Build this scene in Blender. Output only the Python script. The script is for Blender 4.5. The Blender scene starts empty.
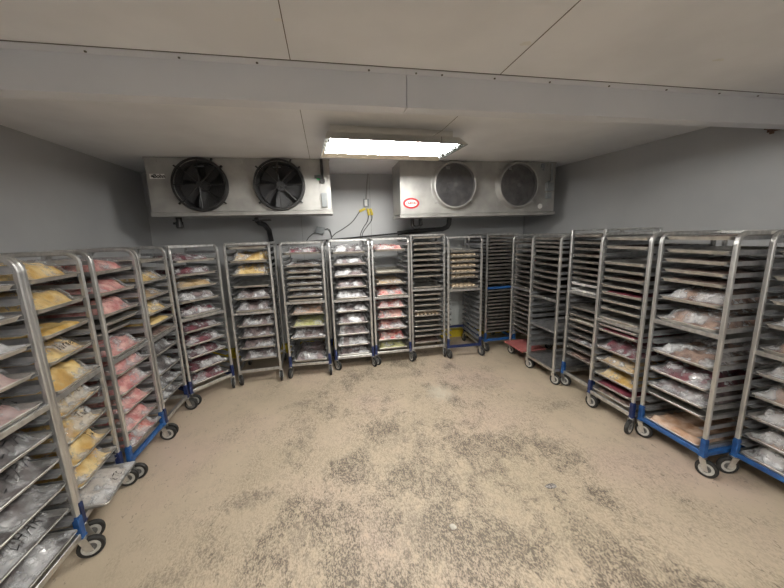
import bpy, bmesh, math, random
from math import sin, cos, pi, radians
from mathutils import Vector, Matrix, noise
random.seed(7)
S = bpy.context.scene
COL = S.collection

# ------------------------------------------------------------------ materials
def new_mat(name):
    m = bpy.data.materials.new(name); m.use_nodes = True
    nt = m.node_tree; nt.nodes.clear()
    out = nt.nodes.new('ShaderNodeOutputMaterial')
    return m, nt, out

def N(nt, typ, **kw):
    n = nt.nodes.new(typ)
    for k, v in kw.items():
        if k.startswith('i_'):
            key = k[2:]
            n.inputs[int(key) if key.isdigit() else key.replace('_', ' ')].default_value = v
        else:
            setattr(n, k, v)
    return n

def c4(c): return (c[0], c[1], c[2], 1.0)

def ramp(nt, src, stops, interp='LINEAR'):
    r = N(nt, 'ShaderNodeValToRGB'); r.color_ramp.interpolation = interp
    el = r.color_ramp.elements
    el[0].position, el[0].color = stops[0][0], c4(stops[0][1])
    el[1].position, el[1].color = stops[-1][0], c4(stops[-1][1])
    for p, c in stops[1:-1]:
        e = el.new(p); e.color = c4(c)
    nt.links.new(src, r.inputs[0]); return r

def noisy(name, c1, c2, scale=20, rough=.5, metal=0., detail=4, bump=0., bscale=None, lo=.35, hi=.65, coat=0., stretch=None, rvar=0., obj_rand=False):
    m, nt, out = new_mat(name)
    b = N(nt, 'ShaderNodeBsdfPrincipled')
    b.inputs['Roughness'].default_value = rough; b.inputs['Metallic'].default_value = metal
    b.inputs['Coat Weight'].default_value = coat
    tc = N(nt, 'ShaderNodeTexCoord')
    src = tc.outputs['Object']
    if stretch:
        mp = N(nt, 'ShaderNodeMapping'); mp.inputs['Scale'].default_value = stretch
        nt.links.new(src, mp.inputs[0]); src = mp.outputs[0]
    if obj_rand:
        oi = N(nt, 'ShaderNodeObjectInfo')
        ad = N(nt, 'ShaderNodeVectorMath', operation='ADD')
        ml = N(nt, 'ShaderNodeVectorMath', operation='SCALE'); ml.inputs[0].default_value = (7, 11, 5)
        nt.links.new(oi.outputs['Random'], ml.inputs['Scale'])
        nt.links.new(src, ad.inputs[0]); nt.links.new(ml.outputs[0], ad.inputs[1]); src = ad.outputs[0]
    nz = N(nt, 'ShaderNodeTexNoise'); nz.inputs['Scale'].default_value = scale; nz.inputs['Detail'].default_value = detail
    nt.links.new(src, nz.inputs['Vector'])
    r = ramp(nt, nz.outputs[0], [(lo, c1), (hi, c2)])
    nt.links.new(r.outputs[0], b.inputs['Base Color'])
    if rvar:
        mr = N(nt, 'ShaderNodeMapRange'); mr.inputs[3].default_value = rough - rvar; mr.inputs[4].default_value = rough + rvar
        nt.links.new(nz.outputs[0], mr.inputs[0]); nt.links.new(mr.outputs[0], b.inputs['Roughness'])
    if bump:
        n2 = N(nt, 'ShaderNodeTexNoise'); n2.inputs['Scale'].default_value = bscale or scale * 3; n2.inputs['Detail'].default_value = 4
        nt.links.new(src, n2.inputs['Vector'])
        bp = N(nt, 'ShaderNodeBump'); bp.inputs['Strength'].default_value = bump; bp.inputs['Distance'].default_value = .01
        nt.links.new(n2.outputs[0], bp.inputs['Height']); nt.links.new(bp.outputs[0], b.inputs['Normal'])
    nt.links.new(b.outputs[0], out.inputs[0])
    return m

def film_mat(name, base, gain, tint=(.86, .87, .9), bunch=.2):
    """Clear crumpled plastic film: see-through, glossy, whiter along its creases, where highlights are painted in."""
    m, nt, out = new_mat(name)
    tc = N(nt, 'ShaderNodeTexCoord'); oi = N(nt, 'ShaderNodeObjectInfo')
    ml = N(nt, 'ShaderNodeVectorMath', operation='SCALE'); ml.inputs[0].default_value = (9, 13, 4)
    ad = N(nt, 'ShaderNodeVectorMath', operation='ADD')
    nt.links.new(oi.outputs['Random'], ml.inputs['Scale'])
    nt.links.new(tc.outputs['Object'], ad.inputs[0]); nt.links.new(ml.outputs[0], ad.inputs[1])
    nz = N(nt, 'ShaderNodeTexNoise'); nz.inputs['Scale'].default_value = 20; nz.inputs['Detail'].default_value = 7
    nz.inputs['Roughness'].default_value = .62; nz.inputs['Distortion'].default_value = .35
    nt.links.new(ad.outputs[0], nz.inputs['Vector'])
    # straight creases radiating through the film: warped cell borders
    wv = N(nt, 'ShaderNodeVectorMath', operation='MULTIPLY_ADD'); wv.inputs[1].default_value = (.035, .035, .035)
    nt.links.new(nz.outputs['Color'], wv.inputs[0]); nt.links.new(ad.outputs[0], wv.inputs[2])
    vo = N(nt, 'ShaderNodeTexVoronoi', feature='DISTANCE_TO_EDGE'); vo.inputs['Scale'].default_value = 19
    nt.links.new(wv.outputs[0], vo.inputs['Vector'])
    mv = N(nt, 'ShaderNodeMapRange'); mv.inputs[1].default_value = 0.; mv.inputs[2].default_value = .16; mv.inputs[3].default_value = 1.; mv.inputs[4].default_value = 0.
    nt.links.new(vo.outputs[0], mv.inputs[0])
    mn = N(nt, 'ShaderNodeMapRange'); mn.inputs[1].default_value = .49; mn.inputs[2].default_value = .61
    nt.links.new(nz.outputs[0], mn.inputs[0])
    mm = N(nt, 'ShaderNodeMath', operation='MULTIPLY'); nt.links.new(mv.outputs[0], mm.inputs[0]); nt.links.new(mn.outputs[0], mm.inputs[1])
    ms = N(nt, 'ShaderNodeMath', operation='ADD'); nt.links.new(mm.outputs[0], ms.inputs[0])
    m4 = N(nt, 'ShaderNodeMath', operation='MULTIPLY'); m4.inputs[1].default_value = .30; nt.links.new(mn.outputs[0], m4.inputs[0]); nt.links.new(m4.outputs[0], ms.inputs[1])
    mr = N(nt, 'ShaderNodeMapRange'); mr.inputs[1].default_value = 0.; mr.inputs[2].default_value = .75
    mr.inputs[3].default_value = base; mr.inputs[4].default_value = base + gain
    nt.links.new(ms.outputs[0], mr.inputs[0])  # crumple highlights painted as whiter, more opaque streaks in the film
    big = N(nt, 'ShaderNodeTexNoise'); big.inputs['Scale'].default_value = 7; big.inputs['Detail'].default_value = 2
    nt.links.new(ad.outputs[0], big.inputs['Vector'])
    mb = N(nt, 'ShaderNodeMapRange'); mb.inputs[1].default_value = .42; mb.inputs[2].default_value = .62
    mb.inputs[3].default_value = .12; mb.inputs[4].default_value = 1.6
    nt.links.new(big.outputs[0], mb.inputs[0])
    # the film lies in several bunched layers towards the two ends
    sx = N(nt, 'ShaderNodeSeparateXYZ'); nt.links.new(tc.outputs['Object'], sx.inputs[0])
    ab = N(nt, 'ShaderNodeMath', operation='ABSOLUTE'); nt.links.new(sx.outputs[1], ab.inputs[0])
    eb = N(nt, 'ShaderNodeMapRange'); eb.inputs[1].default_value = .20; eb.inputs[2].default_value = .29; eb.inputs[3].default_value = 0.; eb.inputs[4].default_value = bunch
    nt.links.new(ab.outputs[0], eb.inputs[0])
    en = N(nt, 'ShaderNodeMath', operation='MULTIPLY_ADD'); nt.links.new(eb.outputs[0], en.inputs[0]); nt.links.new(mb.outputs[0], en.inputs[1])
    mu0 = N(nt, 'ShaderNodeMath', operation='MULTIPLY'); nt.links.new(mr.outputs[0], mu0.inputs[0]); nt.links.new(mb.outputs[0], mu0.inputs[1])
    nt.links.new(mu0.outputs[0], en.inputs[2])
    mu = N(nt, 'ShaderNodeMath', operation='MINIMUM'); nt.links.new(en.outputs[0], mu.inputs[0]); mu.inputs[1].default_value = .93
    b = N(nt, 'ShaderNodeBsdfPrincipled'); b.inputs['Base Color'].default_value = c4(tint)
    b.inputs['Roughness'].default_value = .12; b.inputs['Specular IOR Level'].default_value = .9
    bp = N(nt, 'ShaderNodeBump'); bp.inputs['Strength'].default_value = .8; bp.inputs['Distance'].default_value = .02
    nt.links.new(ms.outputs[0], bp.inputs['Height']); nt.links.new(bp.outputs[0], b.inputs['Normal'])
    tr = N(nt, 'ShaderNodeBsdfTransparent')
    mx = N(nt, 'ShaderNodeMixShader')
    nt.links.new(mu.outputs[0], mx.inputs[0]); nt.links.new(tr.outputs[0], mx.inputs[1]); nt.links.new(b.outputs[0], mx.inputs[2])
    nt.links.new(mx.outputs[0], out.inputs[0])
    return m

def plain(name, c, rough=.5, metal=0.):
    return noisy(name, [x * .9 for x in c], [min(1, x * 1.08) for x in c], scale=14, rough=rough, metal=metal)

def glow(name, c, s):
    m, nt, out = new_mat(name)
    e = N(nt, 'ShaderNodeEmission'); e.inputs[0].default_value = c4(c); e.inputs[1].default_value = s
    nt.links.new(e.outputs[0], out.inputs[0]); return m

M = {}
M['alu'] = noisy('aluminium tube', (.50, .50, .50), (.66, .66, .65), scale=30, rough=.36, metal=.85, rvar=.1, stretch=(1, 1, .25))
M['rail'] = noisy('aluminium ledge', (.36, .37, .39), (.52, .52, .53), scale=24, rough=.45, metal=.8)
M['pan'] = noisy('sheet pan aluminium', (.42, .41, .39), (.62, .60, .57), scale=13, rough=.42, metal=.75, obj_rand=True)
M['darkpan'] = noisy('worn sheet pan', (.20, .19, .18), (.40, .38, .36), scale=11, rough=.5, metal=.65, obj_rand=True)
M['chrome'] = noisy('zinc plate', (.55, .55, .55), (.70, .70, .69), scale=40, rough=.3, metal=.95)
M['blue'] = noisy('blue enamel', (.010, .058, .20), (.022, .11, .33), scale=16, rough=.42, bump=.08)
M['navy'] = noisy('navy enamel', (.008, .017, .075), (.013, .030, .12), scale=16, rough=.45)
M['rubber'] = noisy('black rubber', (.012, .012, .013), (.03, .03, .03), scale=30, rough=.6)
M['hub'] = noisy('pale wheel core', (.46, .46, .44), (.62, .61, .58), scale=40, rough=.5)
M['greyhub'] = noisy('grey wheel core', (.10, .10, .10), (.2, .2, .2), scale=40, rough=.5)
M['wall'] = noisy('painted wall panel', (.43, .44, .455), (.48, .49, .50), scale=1.6, rough=.45, detail=6, bump=.03, bscale=90)
M['ceil'] = noisy('painted ceiling panel', (.74, .755, .785), (.84, .855, .885), scale=1.7, rough=.5, detail=6, bump=.03, bscale=80)
M['beam'] = noisy('painted sheet steel', (.69, .715, .77), (.74, .76, .81), scale=2., rough=.42, detail=5)
M['seam'] = plain('dark seam', (.13, .12, .11), .8)
M['kick'] = noisy('pale lower wall panel', (.58, .62, .64), (.66, .70, .71), scale=3, rough=.4)
M['yellow'] = noisy('yellow safety paint', (.55, .42, .02), (.75, .58, .04), scale=9, rough=.5)
M['casing'] = noisy('cooler casing aluminium', (.31, .305, .295), (.42, .415, .40), scale=5, rough=.42, metal=.35, detail=6, rvar=.08)
M['black'] = noisy('black plastic', (.012, .012, .013), (.028, .028, .03), scale=12, rough=.45)
M['wire'] = noisy('black wire guard', (.015, .015, .016), (.03, .03, .032), scale=12, rough=.4)
M['grille'] = noisy('grey wire guard', (.13, .13, .14), (.20, .20, .21), scale=12, rough=.4, metal=.5)
M['blade'] = noisy('fan blade metal', (.20, .20, .21), (.34, .34, .34), scale=9, rough=.4, metal=.6)
M['coil'] = noisy('dark coil fins', (.02, .02, .022), (.07, .07, .075), scale=6, rough=.6, stretch=(60, 1, 1))
M['cavity'] = plain('dark fan throat', (.06, .06, .065), .6)
M['white'] = noisy('white sticker', (.72, .72, .70), (.82, .82, .80), scale=20, rough=.5)
M['red'] = plain('red print', (.38, .012, .02), .5)
M['green'] = plain('green sticker', (.03, .36, .10), .5)
M['greybox'] = plain('grey plastic box', (.24, .26, .27), .5)
M['ink'] = plain('black marker ink', (.018, .017, .02), .6)
M['cable'] = plain('dark grey cable', (.06, .06, .06), .5)
M['palecable'] = plain('grey conduit', (.30, .30, .29), .5)
M['fixture'] = noisy('polished aluminium reflector', (.74, .73, .69), (.80, .79, .75), scale=8, rough=.05, metal=1.)
M['pink'] = noisy('red board', (.36, .10, .10), (.46, .16, .15), scale=8, rough=.5)
M['rust'] = noisy('rusty bracket', (.09, .05, .035), (.18, .10, .07), scale=20, rough=.7)
M['paper'] = plain('paper label', (.75, .74, .70), .7)
M['stone'] = noisy('pale scrap', (.55, .52, .46), (.75, .72, .66), scale=60, rough=.7)
M['foil'] = noisy('dark scrap', (.05, .045, .045), (.45, .42, .40), scale=90, rough=.5)
M['tube'] = glow('fluorescent tube', (1., .975, .91), 70.)
M['whitepan'] = noisy('white plastic tray', (.62, .62, .62), (.72, .72, .72), scale=9, rough=.5)

def meat(name, a, b, sc=14, rough=.5):
    return noisy(name, a, b, scale=sc, rough=rough, detail=5, bump=.35, bscale=45, coat=.15, obj_rand=True, lo=.38, hi=.62)
MEAT = {
    'y': meat('yellow marinated meat', (.55, .33, .08), (.83, .64, .30), 10),
    'p': meat('pink raw meat', (.52, .17, .17), (.80, .50, .46), 15),
    'r': meat('red and white meat', (.48, .07, .07), (.82, .55, .48), 15),
    'k': meat('crimson meat', (.07, .012, .022), (.20, .035, .055), 12),
    'd': meat('charred dark meat', (.035, .03, .03), (.12, .10, .10), 12),
    'u': meat('grey pink meat', (.40, .26, .25), (.62, .50, .48), 9),
    's': meat('silver grey meat', (.10, .07, .075), (.34, .26, .26), 13),
    't': meat('tan meat', (.44, .28, .13), (.70, .54, .33), 9),
    'b': meat('brown meat', (.17, .095, .07), (.40, .27, .21), 13),
    'g': meat('pale green mix', (.46, .45, .16), (.66, .66, .36), 15),
    'f': meat('pale cream spread', (.50, .46, .38), (.64, .60, .52), 9),
    'c': meat('dark minced meat', (.09, .06, .055), (.26, .18, .15), 22),
    'w': meat('whitish wrapped meat', (.52, .47, .43), (.72, .68, .64), 8),
    'q': meat('peach fillets', (.45, .27, .17), (.66, .50, .40), 10),
}
FILM = {'mid': film_mat('glossy plastic film', .09, .55, bunch=.22), 'clear': film_mat('clear plastic film', .07, .42, bunch=.12), 'cloudy': film_mat('crumpled plastic film', .13, .72, bunch=.30), 'white': film_mat('white creased plastic film', .40, .60, bunch=.3)}

def floor_mat():
    m, nt, out = new_mat('worn resin floor')
    L = nt.links.new
    tc = N(nt, 'ShaderNodeTexCoord')
    mp = N(nt, 'ShaderNodeMapping'); mp.inputs['Rotation'].default_value = (0, 0, .45); mp.inputs['Scale'].default_value = (1., .55, 1.)
    L(tc.outputs['Object'], mp.inputs[0])
    base = N(nt, 'ShaderNodeTexNoise', i_Scale=.9, i_Detail=6.); L(tc.outputs['Object'], base.inputs['Vector'])
    rb = ramp(nt, base.outputs[0], [(.32, (.51, .43, .32)), (.5, (.59, .49, .375)), (.66, (.61, .485, .395))])
    def madd(a, b, op='ADD', clamp=False):
        n = N(nt, 'ShaderNodeMath', operation=op, use_clamp=clamp)
        for i, v in enumerate((a, b)):
            if isinstance(v, (int, float)): n.inputs[i].default_value = v
            else: L(v, n.inputs[i])
        return n.outputs[0]
    def mrange(src, a, b, c=0., d=1.):
        n = N(nt, 'ShaderNodeMapRange'); n.inputs[1].default_value = a; n.inputs[2].default_value = b; n.inputs[3].default_value = c; n.inputs[4].default_value = d
        L(src, n.inputs[0]); return n.outputs[0]
    # rough resin texture, dragged slightly along one direction
    fine = N(nt, 'ShaderNodeTexNoise', i_Scale=115., i_Detail=4., i_Roughness=.6, i_Distortion=.7); L(mp.outputs[0], fine.inputs['Vector'])
    mid = N(nt, 'ShaderNodeTexNoise', i_Scale=36., i_Detail=5., i_Roughness=.6, i_Distortion=.9); L(mp.outputs[0], mid.inputs['Vector'])
    hol = madd(madd(fine.outputs[0], .62, 'MULTIPLY'), madd(mid.outputs[0], .38, 'MULTIPLY'))
    # traffic wears the open middle most
    big = N(nt, 'ShaderNodeTexNoise', i_Scale=2.1, i_Detail=5., i_Roughness=.6, i_Distortion=.3); L(tc.outputs['Object'], big.inputs['Vector'])
    big2 = N(nt, 'ShaderNodeTexNoise', i_Scale=5.5, i_Detail=4., i_Distortion=.5); L(mp.outputs[0], big2.inputs['Vector'])
    sx = N(nt, 'ShaderNodeSeparateXYZ'); L(tc.outputs['Object'], sx.inputs[0])
    ax = madd(madd(sx.outputs[0], .62, 'SUBTRACT'), 0., 'ABSOLUTE')
    fx = mrange(ax, .7, 2.2, .06, -.20)
    fy = mrange(sx.outputs[1], 3.2, 1.7, 0., .075)
    fx = madd(fx, fy)
    cloud = madd(madd(big.outputs[0], .6, 'MULTIPLY'), madd(big2.outputs[0], .4, 'MULTIPLY'))
    wear = mrange(madd(cloud, fx), .36, .60)
    patch = mrange(madd(cloud, fx), .57, .68)
    groove = mrange(hol, .56, .42)
    dirt = madd(madd(madd(groove, wear, 'MULTIPLY'), .58, 'MULTIPLY'), madd(madd(patch, madd(groove, .45), 'MULTIPLY'), .50, 'MULTIPLY'), 'ADD', True)
    fleck = N(nt, 'ShaderNodeTexNoise', i_Scale=34., i_Detail=2., i_Distortion=1.5); L(mp.outputs[0], fleck.inputs['Vector'])
    dirt = madd(dirt, mrange(fleck.outputs[0], .335, .295, 0., .45), 'ADD', True)
    mix = N(nt, 'ShaderNodeMix', data_type='RGBA'); L(dirt, mix.inputs[0]); L(rb.outputs[0], mix.inputs[6])
    mix.inputs[7].default_value = (.15, .122, .098, 1)
    # one bleached spot and a few hard stains
    col = mix.outputs[2]
    def spot(cx, cy, rx, ry, c, amt, prev, rot=0.):
        mm = N(nt, 'ShaderNodeMapping', vector_type='TEXTURE'); mm.inputs['Location'].default_value = (cx, cy, 0); mm.inputs['Scale'].default_value = (rx, ry, 1)
        mm.inputs['Rotation'].default_value = (0, 0, rot)
        L(tc.outputs['Object'], mm.inputs[0])
        ln = N(nt, 'ShaderNodeVectorMath', operation='LENGTH'); L(mm.outputs[0], ln.inputs[0])
        w = madd(ln.outputs['Value'], madd(madd(mid.outputs[0], .5, 'SUBTRACT'), 1.6, 'MULTIPLY'))
        mr = N(nt, 'ShaderNodeMapRange'); mr.inputs[1].default_value = 1.; mr.inputs[2].default_value = .3; mr.inputs[3].default_value = 0.; mr.inputs[4].default_value = amt
        L(w, mr.inputs[0])
        mxx = N(nt, 'ShaderNodeMix', data_type='RGBA'); L(madd(mr.outputs[0], madd(madd(groove, .75, 'MULTIPLY'), .35), 'MULTIPLY', True), mxx.inputs[0]); L(prev, mxx.inputs[6]); mxx.inputs[7].default_value = c4(c)
        return mxx.outputs[2]
    dk = (.15, .12, .10)
    for a in [(1.145, 3.2, .16, .22, (.66, .62, .52), .8, 0), (-.60, 2.10, .26, .10, dk, .62, .2), (.43, 1.62, .13, .30, dk, .55, .1), (2.17, 2.62, .22, .08, dk, .5, .2),
              (-.28, 1.72, .10, .25, dk, .5, -.5), (.45, 2.57, .35, .30, dk, .3, 0), (1.72, 2.12, .20, .12, dk, .45, .1), (.19, 3.9, .20, .06, dk, .5, .2), (.85, 3.75, .35, .12, dk, .35, .1),
              (-.35, 3.35, .28, .06, dk, .45, .25), (1.75, 3.25, .30, .25, dk, .3, 0), (-.93, 1.62, .16, .10, dk, .45, 0), (1.1, 2.2, .3, .2, dk, .3, 0), (-.3, 2.85, .12, .35, dk, .35, .15), (1.35, 2.62, .14, .1, dk, .35, .1), (1.0, 1.95, .22, .07, dk, .45, .1)]:
        col = spot(a[0], a[1], a[2], a[3], a[4], a[5], col, a[6])
    b = N(nt, 'ShaderNodeBsdfPrincipled'); b.inputs['Roughness'].default_value = .55
    L(col, b.inputs['Base Color'])
    bp = N(nt, 'ShaderNodeBump'); bp.inputs['Strength'].default_value = .5; bp.inputs['Distance'].default_value = .006
    L(hol, bp.inputs['Height']); L(bp.outputs[0], b.inputs['Normal'])
    L(b.outputs[0], out.inputs[0])
    return m
M['floor'] = floor_mat()

# ------------------------------------------------------------------ mesh helpers
def add_box(bm, lo, hi, rot=None, org=None):
    vs = [bm.verts.new((x, y, z)) for z in (lo[2], hi[2]) for y in (lo[1], hi[1]) for x in (lo[0], hi[0])]
    for f in ((0, 2, 3, 1), (4, 5, 7, 6), (0, 1, 5, 4), (2, 6, 7, 3), (0, 4, 6, 2), (1, 3, 7, 5)):
        bm.faces.new([vs[i] for i in f])
    if rot is not None:
        bmesh.ops.rotate(bm, verts=vs, cent=org or (0, 0, 0), matrix=rot)
    return vs

def add_sweep(bm, path, section, up=Vector((1, 0, 0)), closed=False):
    """Sweep a 2-D section (along `up` and its normal) down a path."""
    path = [Vector(p) for p in path]; n = len(path); rings = []
    for i, p in enumerate(path):
        a = path[(i - 1) % n] if (closed or i > 0) else p
        b = path[(i + 1) % n] if (closed or i < n - 1) else p
        t = (b - a).normalized()
        u = (up - t * up.dot(t))
        u = u.normalized() if u.length > 1e-6 else t.orthogonal().normalized()
        v = t.cross(u)
        k = 1.
        if 0 < i < n - 1 or closed:
            c = (p - a).normalized().dot((b - p).normalized()); k = 1 / max(.5, math.sqrt((1 + c) / 2))
        rings.append([bm.verts.new(p + u * s[0] + v * s[1] * k) for s in section])
    m = len(section)
    for i in range(n if closed else n - 1):
        A, B = rings[i], rings[(i + 1) % n]
        for j in range(m):
            bm.faces.new((A[j], A[(j + 1) % m], B[(j + 1) % m], B[j]))
    if not closed:
        bm.faces.new(rings[0][::-1]); bm.faces.new(rings[-1])

def sq(w, h, c=.18):
    w, h = w / 2, h / 2; k = c * min(w, h) * 2
    return [(w, -h + k), (w, h - k), (w - k, h), (-w + k, h), (-w, h - k), (-w, -h + k), (-w + k, -h), (w - k, -h)]

def circ(r, n=8): return [(r * cos(2 * pi * i / n), r * sin(2 * pi * i / n)) for i in range(n)]

def add_tube(bm, path, r, n=8, closed=False):
    add_sweep(bm, path, circ(r, n), up=Vector((.317, .211, .925)), closed=closed)

def add_lathe(bm, prof, axis='Z', n=20, cen=(0, 0, 0)):
    """prof: (radius, height) pairs; closed ends when radius is 0."""
    rings = []
    cen = Vector(cen)
    def pt(r, h, a):
        x, y = r * cos(a), r * sin(a)
        return cen + Vector({'Z': (x, y, h), 'X': (h, x, y), 'Y': (y, h, x)}[axis])
    for r, h in prof:
        if r < 1e-6: rings.append([bm.verts.new(pt(0, h, 0))])
        else: rings.append([bm.verts.new(pt(r, h, 2 * pi * i / n)) for i in range(n)])
    for A, B in zip(rings, rings[1:]):
        for j in range(n):
            a, b, c, d = A[j % len(A)], A[(j + 1) % len(A)], B[(j + 1) % len(B)], B[j % len(B)]
            q = []
            for v in (a, b, c, d):
                if v not in q: q.append(v)
            if len(q) > 2: bm.faces.new(q)

def mesh_of(bm, name, m, smooth=False):
    bmesh.ops.recalc_face_normals(bm, faces=bm.faces)
    me = bpy.data.meshes.new(name); bm.to_mesh(me); bm.free()
    if m is not None: me.materials.append(m)
    if smooth:
        me.polygons.foreach_set('use_smooth', [True] * len(me.polygons))
        if smooth == 'auto':
            try: me.set_sharp_from_angle(angle=radians(38))
            except Exception: pass
    return me

def link(name, me, parent=None, loc=(0, 0, 0), rz=0., m=None):
    o = bpy.data.objects.new(name, me); COL.objects.link(o)
    o.location = loc; o.rotation_euler = (0, 0, rz)
    if parent: o.parent = parent
    if m is not None:
        o.material_slots[0].link = 'OBJECT'; o.material_slots[0].material = m
    return o

def tag(o, label, cat, group=None):
    o['label'] = label; o['category'] = cat
    if group: o['group'] = group
    return o

def empty(name, loc, rz=0.):
    o = bpy.data.objects.new(name, None); COL.objects.link(o)
    o.empty_display_size = .05; o.location = loc; o.rotation_euler = (0, 0, rz); return o

def quick(name, build, m, parent=None, loc=(0, 0, 0), rz=0., smooth=False):
    bm = bmesh.new(); build(bm)
    return link(name, mesh_of(bm, name, m, smooth), parent, loc, rz)

def struct(name, build, m, smooth=False):
    o = quick(name, build, m, smooth=smooth); o['kind'] = 'structure'; return o

def text_mesh(body, size, m, name):
    cu = bpy.data.curves.new(name, 'FONT'); cu.body = body; cu.size = size; cu.align_x = 'CENTER'; cu.align_y = 'CENTER'; cu.extrude = .0006; cu.offset = .0018
    o = bpy.data.objects.new(name, cu); COL.objects.link(o)
    bpy.context.view_layer.update()
    me = bpy.data.meshes.new_from_object(o.evaluated_get(bpy.context.evaluated_depsgraph_get()))
    bpy.data.objects.remove(o); me.materials.clear(); me.materials.append(m); me.name = name
    return me

# ------------------------------------------------------------------ the room
H = 2.66
YB, YF, XL = 5.10, -3.2, -2.35
def xr(y): return 3.42 - .11 * (y - 4.35)
T = .12
def prism(bm, pts, z0, z1):
    a = [bm.verts.new((x, y, z0)) for x, y in pts]; b = [bm.verts.new((x, y, z1)) for x, y in pts]; n = len(pts)
    bm.faces.new(a[::-1]); bm.faces.new(b)
    for i in range(n): bm.faces.new((a[i], a[(i + 1) % n], b[(i + 1) % n], b[i]))
plan = [(XL, YF), (xr(YF), YF), (xr(YB), YB), (XL, YB)]
big = [(XL - T, YF - T), (xr(YF) + T, YF - T), (xr(YB) + T, YB + T), (XL - T, YB + T)]
struct('floor', lambda b: prism(b, big, -.12, 0), M['floor'])
struct('ceiling', lambda b: prism(b, big, H, H + .12), M['ceil'])
struct('wall_left', lambda b: add_box(b, (XL - T, YF - T, 0), (XL, YB + T, H)), M['wall'])
struct('wall_back', lambda b: prism(b, [(XL, YB), (xr(YB), YB), (xr(YB), YB + T), (XL, YB + T)], 0, H), M['wall'])
struct('wall_front', lambda b: prism(b, [(XL, YF - T), (xr(YF), YF - T), (xr(YF), YF), (XL, YF)], 0, H), M['wall'])
struct('wall_right', lambda b: prism(b, [(xr(YF), YF - T), (xr(YF) + T, YF - T), (xr(YB) + T, YB + T), (xr(YB), YB + T)], 0, H), M['wall'])
# pale lower panel and yellow kerb along the back wall
struct('baseboard_back', lambda b: add_box(b, (XL + .002, YB - .012, 0), (xr(YB) - .01, YB, .60)), M['kick'])
struct('trim_1', lambda b: add_box(b, (XL + .002, YB - .115, 0), (xr(YB) - .03, YB - .014, .13)), M['yellow'])
# boxed beam across the ceiling: two lengths of folded sheet that meet at a joint
def beam(x0, x1, x0b, x1b):
    def f(b):
        prism(b, [(x0, 1.99), (x1, 1.99), (x1b, 2.09), (x0b, 2.09)], 2.48, H - .001)
        prism(b, [(x0, 1.932), (x1, 1.932), (x1, 1.9895), (x0, 1.9895)], H - .006, H - .001)
    return f
JX = .515
b1 = struct('trim_2', beam(XL + .002, JX - .002, XL + .002, JX - .002), M['beam'])
b2 = struct('trim_3', beam(JX + .002, xr(1.99) - .004, JX + .002, xr(2.09) - .004), M['beam'])
for i, x in enumerate((-1.75, -1.053, -.652, -.287, .296)):
    quick('screw', lambda b: add_lathe(b, [(0, 0), (.006, 0), (.006, .005), (0, .006)], 'Z', 8), M['seam'], b1, (x, 1.96, H - .0125))
for i, x in enumerate((.565, .72, 1.05, 1.42, 1.85, 2.30, 2.75, 3.10)):
    quick('screw', lambda b: add_lathe(b, [(0, 0), (.006, 0), (.006, .005), (0, .006)], 'Z', 8), M['seam'], b2, (x, 1.96, H - .0125))
struct('trim_4', lambda b: add_box(b, (XL + .002, 1.927, H - .0025), (xr(1.93) - .01, 1.9315, H)), M['seam'])
for k, (x, y0, y1) in enumerate(((-.118, YF, 1.927), (1.066, YF, 1.927), (2.25, YF, 1.0), (-.118, 2.091, YB), (1.09, 2.091, YB))):
    if k == 2: continue
    struct('trim_%d' % (5 + k), lambda b: add_box(b, (x - .002, y0, H - .0015), (x + .002, y1, H)), M['seam'])
for k, x in enumerate((-.334, .708)):
    struct('trim_%d' % (10 + k), lambda b: add_box(b, (x - .0015, YB - .0012, .60), (x + .0015, YB, H)), M['seam'])
# dabs of white filler on the ceiling seams
for k, (x, y, sx, sy) in enumerate(((-.135, 1.61, .022, .012), (1.03, 1.62, .03, .02), (2.22, 1.61, .035, .016))):
    def dab(b):
        n = 9; c = b.verts.new((x, y, H - .002)); rg = [b.verts.new((x + sx * cos(2 * pi * i / n) * (1 + .25 * sin(i * 2.3)), y + sy * sin(2 * pi * i / n) * (1 + .3 * cos(i * 1.7)), H - .0003)) for i in range(n)]
        for i in range(n): b.faces.new((c, rg[i], rg[(i + 1) % n]))
    struct('trim_%d' % (12 + k), dab, M['white'])
XB = xr(2.15)
o = quick('wall_bracket', lambda b: (add_box(b, (-.014, -.05, -.012), (0, .05, .02)), add_box(b, (-.05, -.05, .008), (-.014, .05, .02)), add_box(b, (-.05, -.012, -.035), (-.035, .012, .008))), M['rust'], None, (xr(2.2) - .006, 2.15, 2.50))
tag(o, 'small rusty metal bracket high on the wall under the beam', 'bracket')

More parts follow.
